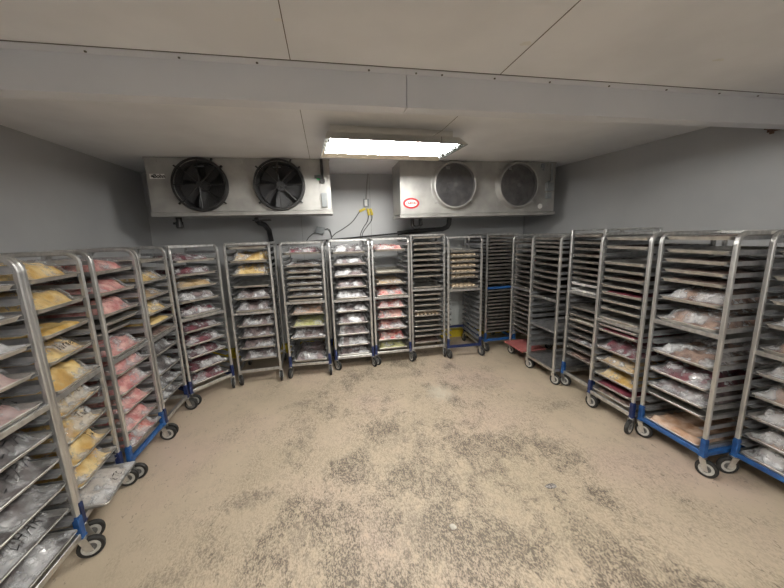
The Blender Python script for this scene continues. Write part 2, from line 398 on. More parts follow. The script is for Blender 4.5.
# ------------------------------------------------------------------ racks
D = .61           # front post to back post
PT = .027         # post width
POST_Z = .145
RACKS = {
 'L1': ((-1.45,1.365),(-1.45,1.86),[1.557,1.41,1.262,1.119,0.962,0.793,0.639,0.493,0.343,0.201], 'UUUUuDDDDD'),
 'L2': ((-1.515,1.97),(-1.562,2.435),[1.559,1.399,1.254,1.104,0.935,0.783,0.617,0.468,0.325,0.182], 'yyTyyyyyyw'),
 'L3': ((-1.53,2.495),(-1.527,2.983),[1.546,1.397,1.248,1.177,1.102,0.943,0.805,0.652,0.503,0.356,0.228], 'pppnnpppppr'),
 'L4': ((-1.53,3.034),(-1.53,3.51),[1.58,1.405,1.266,1.126,1.024,0.928,0.749,0.566,0.424,0.31], 'FytyTCDDDD'),
 'L5': ((-1.520,3.592),(-1.201,3.966),[1.536,1.395,1.26,1.115,0.959,0.793,0.645,0.506,0.354,0.212], 'kktSkkkkkk'),
 'B1': ((-1.133,4.008),(-0.655,4.028),[1.64,1.484,1.332,1.191,1.049,0.899,0.714,0.577,0.438,0.298], 'CyynSSSSSS'),
 'B2': ((-0.536,4.06),(-0.045,4.03),[1.552,1.402,1.326,1.257,1.176,1.111,1.029,0.979,0.805,0.648,0.497,0.199], 'kMMMMMMnqgSS'),
 'B3': ((0.037,4.142),(0.528,4.138),[1.532,1.388,1.237,1.091,0.947,0.77,0.613,0.465,0.314,0.182], 'WWWWWWWWWW'),
 'B4': ((0.579,4.175),(1.060,4.175),[1.54,1.249,1.098,0.944,0.776,0.634,0.481,0.325,0.208], 'rFtrrrrrg'),
 'B5': ((1.108,4.22),(1.574,4.22),[1.686,1.61,1.533,1.461,1.388,1.313,1.243,1.165,1.014,0.907,0.835,0.76,0.684,0.613,0.537,0.46,0.394,0.319,0.224], 'nnnnnnCnnnnnnmnnnnC'),
 'B6': ((1.606,4.14),(2.077,4.115),[1.49,1.424,1.351,1.277,1.203,1.133,0.997], 'nmmmmmm'),
 'B7': ((2.227,4.25),(2.695,4.25),[1.665,1.613,1.563,1.514,1.464,1.413,1.362,1.315,1.263,1.217,1.16,1.108,1.058,1.004,0.889,0.837,0.786,0.735,0.684,0.633,0.582,0.531,0.48,0.429,0.378,0.327,0.276], 'x'*27),
 'R1': ((2.525,4.07),(2.525,3.602),[1.617,1.572,1.495,1.423,1.348,1.279,1.208,1.137,1.075,1.002,0.902,0.844,0.777,0.715,0.647,0.591,0.515,0.444,0.383], 'x'*19),
 'R2': ((2.462,3.552),(2.464,3.067),[1.64,1.596,1.55,1.497,1.421,1.351,1.266,1.205,1.119,1.061], 'n'*10),
 'R3': ((2.555,3.019),(2.555,2.603),[1.669,1.601,1.536,1.472,1.408,1.345,1.287,1.227,1.177,1.108,0.919,0.84,0.78,0.711,0.631,0.551,0.47,0.389], 'nnnCnnnnPPnnFnnSnC'),
 'R4': ((2.483,2.555),(2.483,2.096),[1.647,1.572,1.434,1.365,1.293,1.227,1.161,1.087,1.013,0.926,0.856,0.808,0.634,0.505,0.368,0.285,0.202], 'nCnnCnKnnnnKktQKC'),
 'R5': ((2.522,2.048),(2.518,1.577),[1.654,1.561,1.491,1.414,1.344,1.203,1.037,0.773,0.613,0.481,0.409,0.182], 'CnCCCBBAkSnE'),
 'R6': ((2.735,1.530),(2.735,1.038),[1.558,1.404,1.25,1.099,0.938,0.773,0.616,0.466,0.317,0.182], 'nBBBBBBBBB'),
}
PHRASE = {
 'L1': 'the CHAR-marked bag rack', 'L2': 'the mostly yellow bag rack', 'L3': 'the mostly pink bag rack', 'L4': 'the rack behind pink bags',
 'L5': 'the angled crimson-bag rack', 'B1': 'the rack with black casters', 'B2': 'the rack with one pale green bag', 'B3': 'the rack of ten white bags',
 'B4': 'the red-and-white bag rack', 'B5': 'the tallest square-topped rack', 'B6': 'the rack empty below its middle', 'B7': 'the close-packed blue-barred rack',
 'R1': 'the rack holding the red board', 'R2': 'the rack with a solid low shelf', 'R3': 'the rack with white-labelled trays', 'R4': 'the rack with two tan bags',
 'R5': 'the rack with uncovered bottom tray', 'R6': 'the rack of brown bags by the frame edge'}
PHRASE['R6'] = 'the white-brown bag rack'
RLABEL = {
 'L1': 'aluminium tray rack nearest the camera, bags marked CHAR, blue base corners',
 'L2': 'aluminium tray rack loaded mostly with bags of yellow meat',
 'L3': 'aluminium tray rack with blue base bar, loaded with bags of pink meat',
 'L4': 'aluminium tray rack squeezed between the pink-bag rack and the angled corner rack',
 'L5': 'aluminium tray rack turned across the corner, loaded with crimson bags',
 'B1': 'all-metal tray rack with black casters and two yellow bags near its top',
 'B2': 'aluminium tray rack with closely stacked trays above and one pale green bag below',
 'B3': 'aluminium tray rack holding ten white creased bags',
 'B4': 'aluminium tray rack of red and white bags with an empty gap near the top',
 'B5': 'tallest square-topped tray rack filled with nineteen flat trays',
 'B6': 'tray rack empty below its middle bar, trays of meatballs above',
 'B7': 'square-topped rack tightly packed with flat trays, blue bar across its middle',
 'R1': 'tray rack in the far corner with a red board lying on its base',
 'R2': 'round-topped tray rack with an empty lower half and one solid shelf',
 'R3': 'tray rack behind the solid-shelf rack, holding two white-labelled trays',
 'R4': 'round-topped tray rack with two tan bags low down',
 'R5': 'blue-based tray rack with an uncovered tray of meat on its bottom',
 'R6': 'blue-based tray rack of white and brown bags, cut by the picture edge'}
# style: H, square top, top front bar, blue corners, blue front bar, blue side bars, wheel core, caster swivels (front pair, degrees from straight out)
STYLE = {
 'L1': (1.715, 0, 0, 'blue', 'chrome', 'alu', 'hub', (20, 24)), 'L2': (1.715, 0, 0, 'navy', 'alu', 'alu', 'hub', (30, 8)),
 'L3': (1.715, 0, 0, 'blue', 'blue', 'alu', 'hub', (14, 8)), 'L4': (1.715, 0, 0, 'navy', 'alu', 'alu', 'greyhub', (8, 0)),
 'L5': (1.71, 0, 1, 'navy', 'alu', 'navy', 'hub', (40, -38)), 'B1': (1.71, 0, 1, None, 'alu', 'alu', 'greyhub', (30, 10)),
 'B2': (1.70, 0, 1, 'navy', 'alu', 'alu', 'greyhub', (-8, 5)), 'B3': (1.71, 0, 1, 'navy', 'alu', 'alu', 'hub', (38, 22)),
 'B4': (1.71, 0, 1, 'navy', 'alu', 'alu', 'hub', (30, 20)), 'B5': (1.745, 1, 1, None, 'alu', 'alu', 'hub', (14, -12)),
 'B6': (1.70, 0, 1, 'navy', 'navy', 'alu', 'greyhub', (14, 26)), 'B7': (1.72, 1, 1, 'blue', 'blue', 'blue', 'greyhub', (10, 10)),
 'R1': (1.70, 0, 0, None, 'alu', 'alu', 'hub', (105, 105)), 'R2': (1.70, 0, 0, None, 'chrome', 'alu', 'hub', (110, 112)),
 'R3': (1.75, 1, 0, 'blue', 'alu', 'alu', 'hub', (112, 100)), 'R4': (1.71, 0, 0, 'navy', 'alu', 'alu', 'hub', (100, 20)),
 'R5': (1.71, 0, 0, 'blue', 'blue', 'blue', 'hub', (112, 115)), 'R6': (1.71, 0, 0, 'blue', 'blue', 'blue', 'hub', (-28, 10))}

_cache = {}
def cached(key, fn):
    if key not in _cache: _cache[key] = fn()
    return _cache[key]

def side_frame_mesh(Hh, square):
    def f():
        bm = bmesh.new(); zt = Hh - PT / 2; d = D / 2
        if square: path = [(0, -d, POST_Z), (0, -d, zt), (0, d, zt), (0, d, POST_Z)]
        else:
            r = .065; path = [(0, -d, POST_Z)]
            for i in range(7): a = pi - i * pi / 12; path.append((0, -d + r + r * cos(a), zt - r + r * sin(a)))
            for i in range(7): a = pi / 2 - i * pi / 12; path.append((0, d - r + r * cos(a), zt - r + r * sin(a)))
            path.append((0, d, POST_Z))
        add_sweep(bm, path, sq(PT, PT), up=Vector((1, 0, 0)))
        return mesh_of(bm, 'side_frame', M['alu'])
    return cached(('sf', Hh, square), f)

def rail_mesh(side):
    def f():   # an angle ledge: upright leg on the posts, shelf turned inward
        bm = bmesh.new(); d = D / 2; s = side
        x0 = s * -.0136; x1 = x0 - s * .0025; x2 = x0 - s * .040
        add_box(bm, (min(x0, x1), -d + .002, -.003), (max(x0, x1), d - .002, .026))
        add_box(bm, (min(x0, x2), -d + .002, -.003), (max(x0, x2), d - .002, -.0003))
        return mesh_of(bm, 'rail', M['rail'])
    return cached(('rail', side), f)

def bar_mesh(w, hh, mat, dd=.026):
    def f():
        bm = bmesh.new(); L = w / 2 - PT / 2 + .001
        add_sweep(bm, [(-L, 0, 0), (L, 0, 0)], sq(dd, hh, .12), up=Vector((0, 1, 0)))
        return mesh_of(bm, 'cross_bar', M[mat])
    return cached(('bar', round(w, 3), hh, mat, dd), f)

def sidebar_mesh(mat):
    def f():
        bm = bmesh.new(); L = D / 2 - PT / 2 + .001
        add_sweep(bm, [(0, -L, 0), (0, L, 0)], sq(.026, .036, .12), up=Vector((1, 0, 0)))
        return mesh_of(bm, 'base_side_bar', M[mat])
    return cached(('sbar', mat), f)

def corner_mesh(mat):
    def f():
        bm = bmesh.new(); h = PT / 2 + .004
        add_sweep(bm, [(0, 0, 0), (0, 0, .125)], sq(2 * h, 2 * h, .12), up=Vector((1, 0, 0)))
        add_box(bm, (-h - .002, -h - .002, -.003), (h + .002, h + .002, .006))
        add_sweep(bm, [(0, 0, .135), (0, 0, .124)], sq(2 * h - .003, 2 * h - .003, .3), up=Vector((1, 0, 0)))
        return mesh_of(bm, 'corner_bracket', M[mat])
    return cached(('corner', mat), f)

WR = .0635
def caster_meshes(core):
    def f():
        off = -.030   # the wheel trails towards -y of the swivel
        a = bmesh.new()
        add_lathe(a, [(0, .146), (.021, .146), (.021, .140), (.018, .134), (0, .134)], 'Z', 14)
        for s in (-1, 1):
            x = s * .021
            vs = [(-.020, .136), (.018, .136), (off + .018, WR - .014), (off - .012, WR - .014)]
            p0 = [a.verts.new((x - .0015, y, z)) for y, z in vs]; p1 = [a.verts.new((x + .0015, y, z)) for y, z in vs]
            a.faces.new(p0); a.faces.new(p1[::-1])
            for i in range(4): a.faces.new((p0[i], p1[i], p1[(i + 1) % 4], p0[(i + 1) % 4]))
        add_box(a, (-.0225, -.022, .131), (.0225, .020, .136))
        add_lathe(a, [(0, -.0242), (.007, -.0242), (.007, .0242), (0, .0242)], 'X', 8, (0, off, WR))
        fork = mesh_of(a, 'caster', M['chrome'], 'auto')
        t = bmesh.new(); w = .0145
        add_lathe(t, [(.0435, -w), (.058, -w), (WR - .001, -w + .005), (WR, -w + .009), (WR, w - .009), (WR - .001, w - .005), (.058, w), (.0435, w), (.0435, -w)], 'X', 28, (0, off, WR))
        tyre = mesh_of(t, 'tyre', M['rubber'], 'auto')
        h = bmesh.new()
        add_lathe(h, [(0, -.018), (.013, -.018), (.014, -.012), (.026, -.011), (.030, -.013), (.0433, -.0135), (.0433, .0135), (.030, .013), (.026, .011), (.014, .012), (.013, .018), (0, .018)], 'X', 28, (0, off, WR))
        hub = mesh_of(h, 'wheel_core', M[core], 'auto'); hub.materials.append(M['greyhub'])
        for p in hub.polygons:
            if max(math.hypot(hub.vertices[i].co.y - off, hub.vertices[i].co.z - WR) for i in p.vertices) < .0275: p.material_index = 1
        return fork, tyre, hub
    return cached(('caster', core), f)

def fill_rails(zs, Hh, bottom_limit=.24):
    zs = sorted(zs, reverse=True); out = []
    z = zs[0]
    top = []
    while z + .075 < Hh - .06: z += .075; top.append(z)
    out += top
    for a, b in zip(zs, zs[1:]):
        out.append(a); n = round((a - b) / .075)
        for i in range(1, n): out.append(a - (a - b) * i / n)
    out.append(zs[-1]); z = zs[-1]
    while z - .075 > bottom_limit: z -= .075; out.append(z)
    return out

def make_rack(key):
    l, r, zs, kinds = RACKS[key]
    Hh, square, topbar, corner, fbar, sbar, core, swv = STYLE[key]
    a = math.atan2(r[1] - l[1], r[0] - l[0]); w = math.hypot(r[0] - l[0], r[1] - l[1])
    mx = (l[0] + r[0]) / 2 - sin(a) * D / 2; my = (l[1] + r[1]) / 2 + cos(a) * D / 2
    root = empty('tray_rack', (mx, my, 0), a)
    tag(root, RLABEL[key], 'rack', 'tray racks around the walls')
    sf = side_frame_mesh(Hh, square)
    for s in (-1, 1):
        link('side_frame', sf, root, (s * w / 2, 0, 0))
        for z in fill_rails(zs, Hh): link('rail', rail_mesh(s), root, (s * w / 2, 0, z))
        link('base_side_bar', sidebar_mesh(sbar), root, (s * w / 2, 0, .162))
    zmid = {'B5': .99, 'B7': .945, 'R2': .969, 'B6': .97}.get(key)
    if zmid is None:     # the widest gap near mid height: the bar runs just under the upper tray
        zmid = max((p - q - abs(p - .95) * .8, p) for p, q in zip(zs, zs[1:]) if .86 < p < 1.12)[1] - .018
    link('cross_bar', bar_mesh(w, .03, 'blue' if key == 'B7' else 'alu', .02), root, (0, -D / 2 + .001, zmid))
    link('cross_bar', bar_mesh(w, .03, 'alu', .02), root, (0, D / 2, zmid))
    link('cross_bar', bar_mesh(w, .024, 'alu'), root, (0, D / 2 - .066, Hh - PT / 2))
    if topbar: link('cross_bar', bar_mesh(w, .024, 'alu'), root, (0, -D / 2 + (.001 if square else .045), Hh - PT / 2))
    for s, mt in ((-1, fbar), (1, fbar if fbar in ('navy', 'blue') else 'alu')):
        link('base_bar', bar_mesh(w, .036, mt), root, (0, s * D / 2, .27 if key == 'B6' and s > 0 else .162))
    fork, tyre, hub = caster_meshes(core)
    n = 0
    for sy in (-1, 1):
        for sx in (-1, 1):
            if corner: link('corner_bracket', corner_mesh(corner), root, (sx * w / 2, sy * D / 2, POST_Z + .002))
            ang = radians(swv[0 if sx < 0 else 1]) if sy < 0 else pi + radians((-2, 2)[n % 2])
            c = link('caster', fork, root, (sx * w / 2, sy * D / 2, 0), ang); n += 1
            link('tyre', tyre, c); link('wheel_core', hub, c)
    return root, w, a

# sheet pan: 43 x 64 cm across the rim
def pan_mesh():
    bm = bmesh.new()
    def ring(hx, hy, z, r, n=4):
        pts = []
        for cx, cy, a0 in ((hx - r, hy - r, 0), (-hx + r, hy - r, pi / 2), (-hx + r, -hy + r, pi), (hx - r, -hy + r, 1.5 * pi)):
            for i in range(n): a = a0 + i * pi / 2 / (n - 1); pts.append(bm.verts.new((cx + r * cos(a), cy + r * sin(a), z)))
        return pts
    rs = [ring(.195, .300, .0015, .02), ring(.203, .308, .0015, .022), ring(.2125, .3175, .0225, .024), ring(.2195, .3245, .0245, .026), ring(.222, .327, .0215, .028), ring(.219, .324, .0205, .026),
          ring(.2145, .3195, .0205, .024), ring(.2045, .3095, 0., .022), ring(.195, .300, 0., .02)]
    for A, B in zip(rs, rs[1:]):
        for j in range(len(A)): bm.faces.new((A[j], A[(j + 1) % len(A)], B[(j + 1) % len(B)], B[j]))
    bm.faces.new(rs[0]); bm.faces.new(rs[-1][::-1])
    return mesh_of(bm, 'sheet_pan', M['pan'])
PAN = pan_mesh()

# heaps of meat and the plastic drawn over them
def sstep(a, b, x):
    t = max(0., min(1., (x - a) / (b - a))); return t * t * (3 - 2 * t)
def heap(x, y, seed, h):
    """height of the meat above the tray bottom"""
    px = 1 - abs(x) / .192; py = (y + .296) / .592
    e = min(sstep(0, .25, px), 1) * sstep(0, .145, py) * sstep(0, .10, 1 - py)
    n = noise.noise(Vector((x * 11 + seed * 7.1, y * 11, seed * 3.3)))
    n2 = noise.noise(Vector((x * 26 + seed, y * 22, seed * 1.7)))
    return max(.0, e * h * (.92 + .36 * n + .16 * n2))
def film_h(x, y, seed, h):
    m = 0.
    for dx, dy in ((0, 0), (.02, 0), (-.02, 0), (0, .02), (0, -.02)):
        m = max(m, heap(x + dx, y + dy, seed, h))
    edge = min((.213 - abs(x)) / .05, (.318 - abs(y)) / .05); edge = max(0., min(1., edge))
    rg = 1 - abs(noise.noise(Vector((x * 24 + seed * 5, y * 15, seed * 2.1)))) * 2
    rg2 = noise.noise(Vector((x * 50, y * 50, seed * 4.)))
    base = .0262 + .004 * edge
    return max(base, m + .011) + edge * (.006 * max(0, rg) + .004 * rg2) if edge > 0 else .0262

def bag_meshes(seed, h):
    def f():
        bm = bmesh.new(); nx, ny = 20, 28; g = []
        for j in range(ny + 1):
            row = []
            for i in range(nx + 1):
                x = -.190 + .38 * i / nx; y = -.294 + .588 * j / ny
                row.append(bm.verts.new((x, y, .0035 + heap(x, y, seed, h))))
            g.append(row)
        for j in range(ny):
            for i in range(nx): bm.faces.new((g[j][i], g[j][i + 1], g[j + 1][i + 1], g[j + 1][i]))
        rim = g[0] + [r[-1] for r in g[1:-1]] + g[-1][::-1] + [r[0] for r in g[1:-1]][::-1]
        low = [bm.verts.new((v.co.x, v.co.y, .0022)) for v in rim]
        for i in range(len(rim)): bm.faces.new((rim[i], low[i], low[(i + 1) % len(rim)], rim[(i + 1) % len(rim)]))
        bm.faces.new(low)
        me = mesh_of(bm, 'meat', MEAT['y'], True)
        bm = bmesh.new(); nx, ny = 30, 44; g = []
        for j in range(ny + 1):
            row = []
            for i in range(nx + 1):
                x = -.2135 + .427 * i / nx; y = -.3185 + .637 * j / ny
                # pull the corners in to follow the tray's rounded rim
                row.append(bm.verts.new((x, y, film_h(x, y, seed, h))))
            g.append(row)
        for j in range(ny):
            for i in range(nx): bm.faces.new((g[j][i], g[j][i + 1], g[j + 1][i + 1], g[j + 1][i]))
        fm = mesh_of(bm, 'plastic_film', FILM['clear'], True)
        return me, fm
    return cached(('bag', seed, h), f)

def low_mesh(seed, h):
    def f():
        bm = bmesh.new(); nx, ny = 18, 26; g = []
        for j in range(ny + 1):
            row = []
            for i in range(nx + 1):
                x = -.190 + .38 * i / nx; y = -.294 + .588 * j / ny
                e = sstep(0, .12, 1 - abs(x) / .191) * sstep(0, .08, 1 - abs(y) / .295)
                z = .003 + e * h * (1 + .5 * noise.noise(Vector((x * 17 + seed * 3, y * 17, seed))) + .5 * noise.noise(Vector((x * 40, y * 40, seed))))
                row.append(bm.verts.new((x, y, z)))
            g.append(row)
        for j in range(ny):
            for i in range(nx): bm.faces.new((g[j][i], g[j][i + 1], g[j + 1][i + 1], g[j + 1][i]))
        rim = g[0] + [r[-1] for r in g[1:-1]] + g[-1][::-1] + [r[0] for r in g[1:-1]][::-1]
        lw = [bm.verts.new((v.co.x, v.co.y, .0022)) for v in rim]
        for i in range(len(rim)): bm.faces.new((rim[i], lw[i], lw[(i + 1) % len(rim)], rim[(i + 1) % len(rim)]))
        bm.faces.new(lw)
        return mesh_of(bm, 'meat_layer', MEAT['c'], True)
    return cached(('low', seed, h), f)

def ball_mesh():
    bm = bmesh.new(); bmesh.ops.create_icosphere(bm, subdivisions=2, radius=.0215)
    for v in bm.verts: v.co.z *= .9
    return mesh_of(bm, 'meatball', noisy('pale raw meatball', (.52, .40, .27), (.68, .55, .40), scale=40, rough=.6, bump=.3), True)
BALL = ball_mesh()

ORD = 'top second third fourth fifth sixth seventh eighth ninth tenth eleventh twelfth thirteenth fourteenth fifteenth sixteenth seventeenth eighteenth nineteenth twentieth'.split()
ORD += ['twenty-first', 'twenty-second', 'twenty-third', 'twenty-fourth', 'twenty-fifth', 'twenty-sixth', 'twenty-seventh', 'twenty-eighth']
# code -> meat, film, heap height, wording
BAGS = {'y': ('y', 'mid', .086, 'yellow meat'), 'p': ('p', 'mid', .088, 'pink meat'), 'r': ('r', 'mid', .076, 'red and white meat'), 'k': ('k', 'cloudy', .064, 'crimson meat'),
        'D': ('d', 'cloudy', .080, 'charred dark meat'), 'U': ('u', 'cloudy', .060, 'grey-pink meat'), 'u': ('u', 'clear', .055, 'pale pink meat'), 'S': ('s', 'cloudy', .074, 'silvery dark meat'),
        't': ('t', 'clear', .052, 'tan meat'), 'q': ('q', 'clear', .060, 'peach-coloured meat'), 'g': ('g', 'clear', .055, 'pale green meat'), 'M': ('c', 'cloudy', .034, 'dark minced meat'), 'W': ('s', 'white', .076, 'white-creased meat'), 'w': ('w', 'cloudy', .055, 'whitish meat'),
        'B': ('b', 'cloudy', .076, 'white-brown meat'), 'A': ('b', 'white', .058, 'creased white-brown meat'), 'Q': ('y', 'clear', .055, 'yellow-tan meat')}
LOWS = {'C': ('c', .016, 'dark minced meat'), 'K': ('k', .018, 'dark red meat'), 'T': ('y', .022, 'flat orange-yellow meat'), 'F': ('f', .014, 'pale cream mixture'), 'E': ('q', .030, 'loose peach-brown meat')}

# marker-pen letters as strokes on a unit square
GLYPH = {'C': [[(.8, .85), (.5, 1), (.15, .75), (.05, .4), (.3, .02), (.75, .12)]], 'H': [[(.1, 1), (.1, 0)], [(.75, 1), (.75, 0)], [(.1, .5), (.8, .55)]],
         'A': [[(.0, 0), (.45, 1), (.85, 0)], [(.15, .4), (.75, .42)]], 'R': [[(.1, 0), (.15, 1)], [(.15, .98), (.7, .85), (.6, .55), (.15, .5), (.85, .0)]],
         'S': [[(.8, .9), (.4, 1), (.15, .78), (.4, .55), (.75, .35), (.6, .05), (.1, .08)]], 'T': [[(.0, 1), (.9, .97)], [(.45, 1), (.42, 0)]], 'u': [[(.1, .6), (.15, .1), (.5, .05), (.7, .3), (.7, .6)], [(.7, .6), (.8, 0)]],
         'r': [[(.15, .6), (.2, 0)], [(.18, .4), (.45, .62), (.7, .55)]], 'm': [[(.05, .6), (.08, 0)], [(.08, .4), (.3, .6), (.42, .4), (.42, 0)], [(.42, .4), (.65, .6), (.8, .4), (.8, 0)]], 'e': [[(.15, .3), (.7, .35), (.55, .6), (.2, .5), (.15, .15), (.5, 0), (.75, .12)]],
         'i': [[(.4, .6), (.42, 0)], [(.4, .8), (.41, .86)]], 'c': [[(.7, .5), (.4, .6), (.15, .3), (.35, .02), (.7, .1)]], 'l': [[(.4, 1), (.42, 0)]], 'W': [[(0, 1), (.2, 0), (.42, .7), (.65, 0), (.9, 1)]], '/': [[(.1, 0), (.7, 1)]], ' ': [], '2': [[(.1, .8), (.4, 1), (.7, .75), (.1, .05), (.8, .08)]],
         'B': [[(.1, 0), (.12, 1), (.6, .85), (.55, .6), (.12, .52), (.7, .35), (.6, .05), (.1, 0)]]}
def writing(bag, txt, seed, h, x0, y0, size, slant=.12, climb=0., thick=.0032):
    bm = bmesh.new(); x = x0
    for ch in txt:
        for st in GLYPH[ch]:
            pts = []
            for (u0, v0), (u1, v1) in zip(st, st[1:]):
                for k in range(5): pts.append((u0 + (u1 - u0) * k / 5, v0 + (v1 - v0) * k / 5))
            pts.append(st[-1])
            path = []
            for u, v in pts:
                px = x + (u * .85 + v * slant) * size; py = y0 + v * size + climb * (px - x0)
                path.append((px, py, film_h(px, py, seed, h) + .0022))
            add_sweep(bm, path, [(thick, -.0005), (thick, .0005), (-thick, .0005), (-thick, -.0005)], up=Vector((.6, .8, 0)))
        x += size * .98
    return link('marker_writing', mesh_of(bm, 'marker_writing', M['ink']), bag)
WRITE = {('L1', 4): ('CHARS', -.05, -.262, .050, .05), ('L1', 5): ('CHAR', -.02, -.285, .052, .06), ('L1', 6): ('CHAR', -.05, -.285, .052, .10), ('L1', 8): ('CHAR', -.05, -.285, .045, .05),
         ('L2', 3): ('Turmeric', -.05, -.275, .030, .0), ('L2', 5): ('T2', .03, -.27, .030, 0.), ('L2', 6): ('Tur', .03, -.27, .034, 0.), ('L2', 7): ('Tur', .05, -.275, .03, 0.), ('L2', 9): ('WTC', .0, -.285, .034, .0)}

def fill_rack(key, w, a):
    l, r, zs, kinds = RACKS[key]
    mx = (l[0] + r[0]) / 2 - sin(a) * D / 2; my = (l[1] + r[1]) / 2 + cos(a) * D / 2
    s = min(1., (w - .057) / .444)
    rnd = random.Random(key)
    many = len(zs) > 12
    for i, (z, k) in enumerate(zip(zs, kinds)):
        jy = rnd.uniform(-.006, .012); jr = rnd.uniform(-.004, .004)
        if key == 'L2' and i == 9: jy = -.10
        if key == 'L3' and k == 'n': jy = .03 + .06 * (i == 4); 
        loc = (mx - sin(a) * jy, my + cos(a) * jy, z + .0005)
        o = link('sheet_pan', PAN, None, loc, a + jr, M['whitepan'] if k == 'P' else M['darkpan'] if (k == 'x' or (k in 'nC' and key in ('R2', 'R3'))) else M['pan'])
        o.scale = (s, 1, 1)
        what = 'white tray with a paper label' if k == 'P' else 'dark worn sheet pan' if k == 'x' else 'grey sheet pan'
        place = '%s from top in %s' % (ORD[i], PHRASE[key]) if i else 'topmost in ' + PHRASE[key]
        tag(o, '%s, %s' % (what, place), 'tray', 'sheet pans in the racks')
        on = 'on %s pan of %s' % (ORD[i], PHRASE[key])
        if k == 'P':
            q = quick('paper_label', lambda b: add_box(b, (-.022, -.0012, -.009), (.022, 0, .009)), M['paper'], o, (.03, -.3268, .0125))
        if k in BAGS:
            mt, fl, h, wd = BAGS[k]
            gap = (zs[i - 1] - z) if i else .16
            h = min(h, gap - .045)
            seed = rnd.randrange(7)
            b = empty('wrapped_meat', (loc[0], loc[1], loc[2]), a + jr); b.scale = (s, 1, 1)
            tag(b, 'bag of %s %s' % (wd, on), 'bag of meat', 'plastic-wrapped meat on the trays')
            h = round(h * rnd.choice((.9, 1., 1.08)), 3)
            me, fm = bag_meshes(seed, h)
            link('meat', me, b, m=MEAT[mt]); link('plastic_film', fm, b, m=FILM[fl])
            if (key, i) in WRITE:
                t, x0, y0, sz, cl = WRITE[key, i]; writing(b, t, seed, h, x0, y0, sz, climb=cl, thick=.0046 if key == 'L1' else .0028)
        elif k in LOWS:
            mt, h, wd = LOWS[k]
            q = link('meat_layer', low_mesh(rnd.randrange(3), h), None, loc, a + jr, MEAT[mt]); q.scale = (s, 1, 1)
            tag(q, 'layer of %s %s' % (wd, on), 'meat', 'uncovered meat on the trays')
        elif k == 'm':
            for cy in range(4):
                for cx in range(6):
                    lx = (-.155 + .062 * cx) * s; ly = -.262 + .064 * cy + jy
                    q = link('meatball', BALL, None, (mx + lx * cos(a) - ly * sin(a), my + lx * sin(a) + ly * cos(a), z + .0218))
                    tag(q, 'round beige meatball in rows on %s pan of %s' % (ORD[i], PHRASE[key].replace('the ', '', 1)), 'meatball', 'meatballs on %s pan of %s' % (ORD[i], PHRASE[key]))

INFO = {}
for k in RACKS:
    root, w, a = make_rack(k); INFO[k] = (root, w, a); fill_rack(k, w, a)

# small extras on the racks
def sticker(key, side, y, face):
    root, w, a = INFO[key]; Hh = STYLE[key][0]
    x = side * w / 2 + face * (PT / 2 + .0003)
    q = quick('paper_sticker', lambda b: add_box(b, (-.0004, -.045, -.009), (.0004, .045, .009)), M['paper'], root, (x, y, Hh - PT / 2))
    q['label'] = 'white paper sticker'
sticker('L2', 1, .10, -1); sticker('L3', 1, .14, -1); sticker('R5', 1, -.02, 1)
root, w, a = INFO['R2']
sh = quick('solid_shelf', lambda b: (add_box(b, (-w / 2 + .016, -D / 2 + .016, -.003), (w / 2 - .016, D / 2 - .016, 0)), add_box(b, (-w / 2 + .016, -D / 2 + .012, -.024), (w / 2 - .016, -D / 2 + .016, 0)), add_box(b, (-w / 2 + .016, D / 2 - .016, -.024), (w / 2 - .016, D / 2 - .012, 0))), M['rail'], root, (0, 0, .612))
quick('base_panel', lambda b: add_box(b, (-w / 2 + .016, -D / 2 + .016, -.002), (w / 2 - .016, D / 2 - .016, 0)), M['rail'], root, (0, 0, .176))
root, w, a = INFO['R1']
o = quick('cutting_board', lambda b: add_box(b, (-.215, -.20, 0), (.215, .16, .02)), M['pink'], None, (0, 0, 0), a)
loc = Vector(root.location) + Matrix.Rotation(a, 3, 'Z') @ Vector((0, -.215, .181)); o.location = loc
bv = o.modifiers.new('edge', 'BEVEL'); bv.width = .006; bv.segments = 2
tag(o, 'dull red board lying on the base of the far corner rack', 'board')

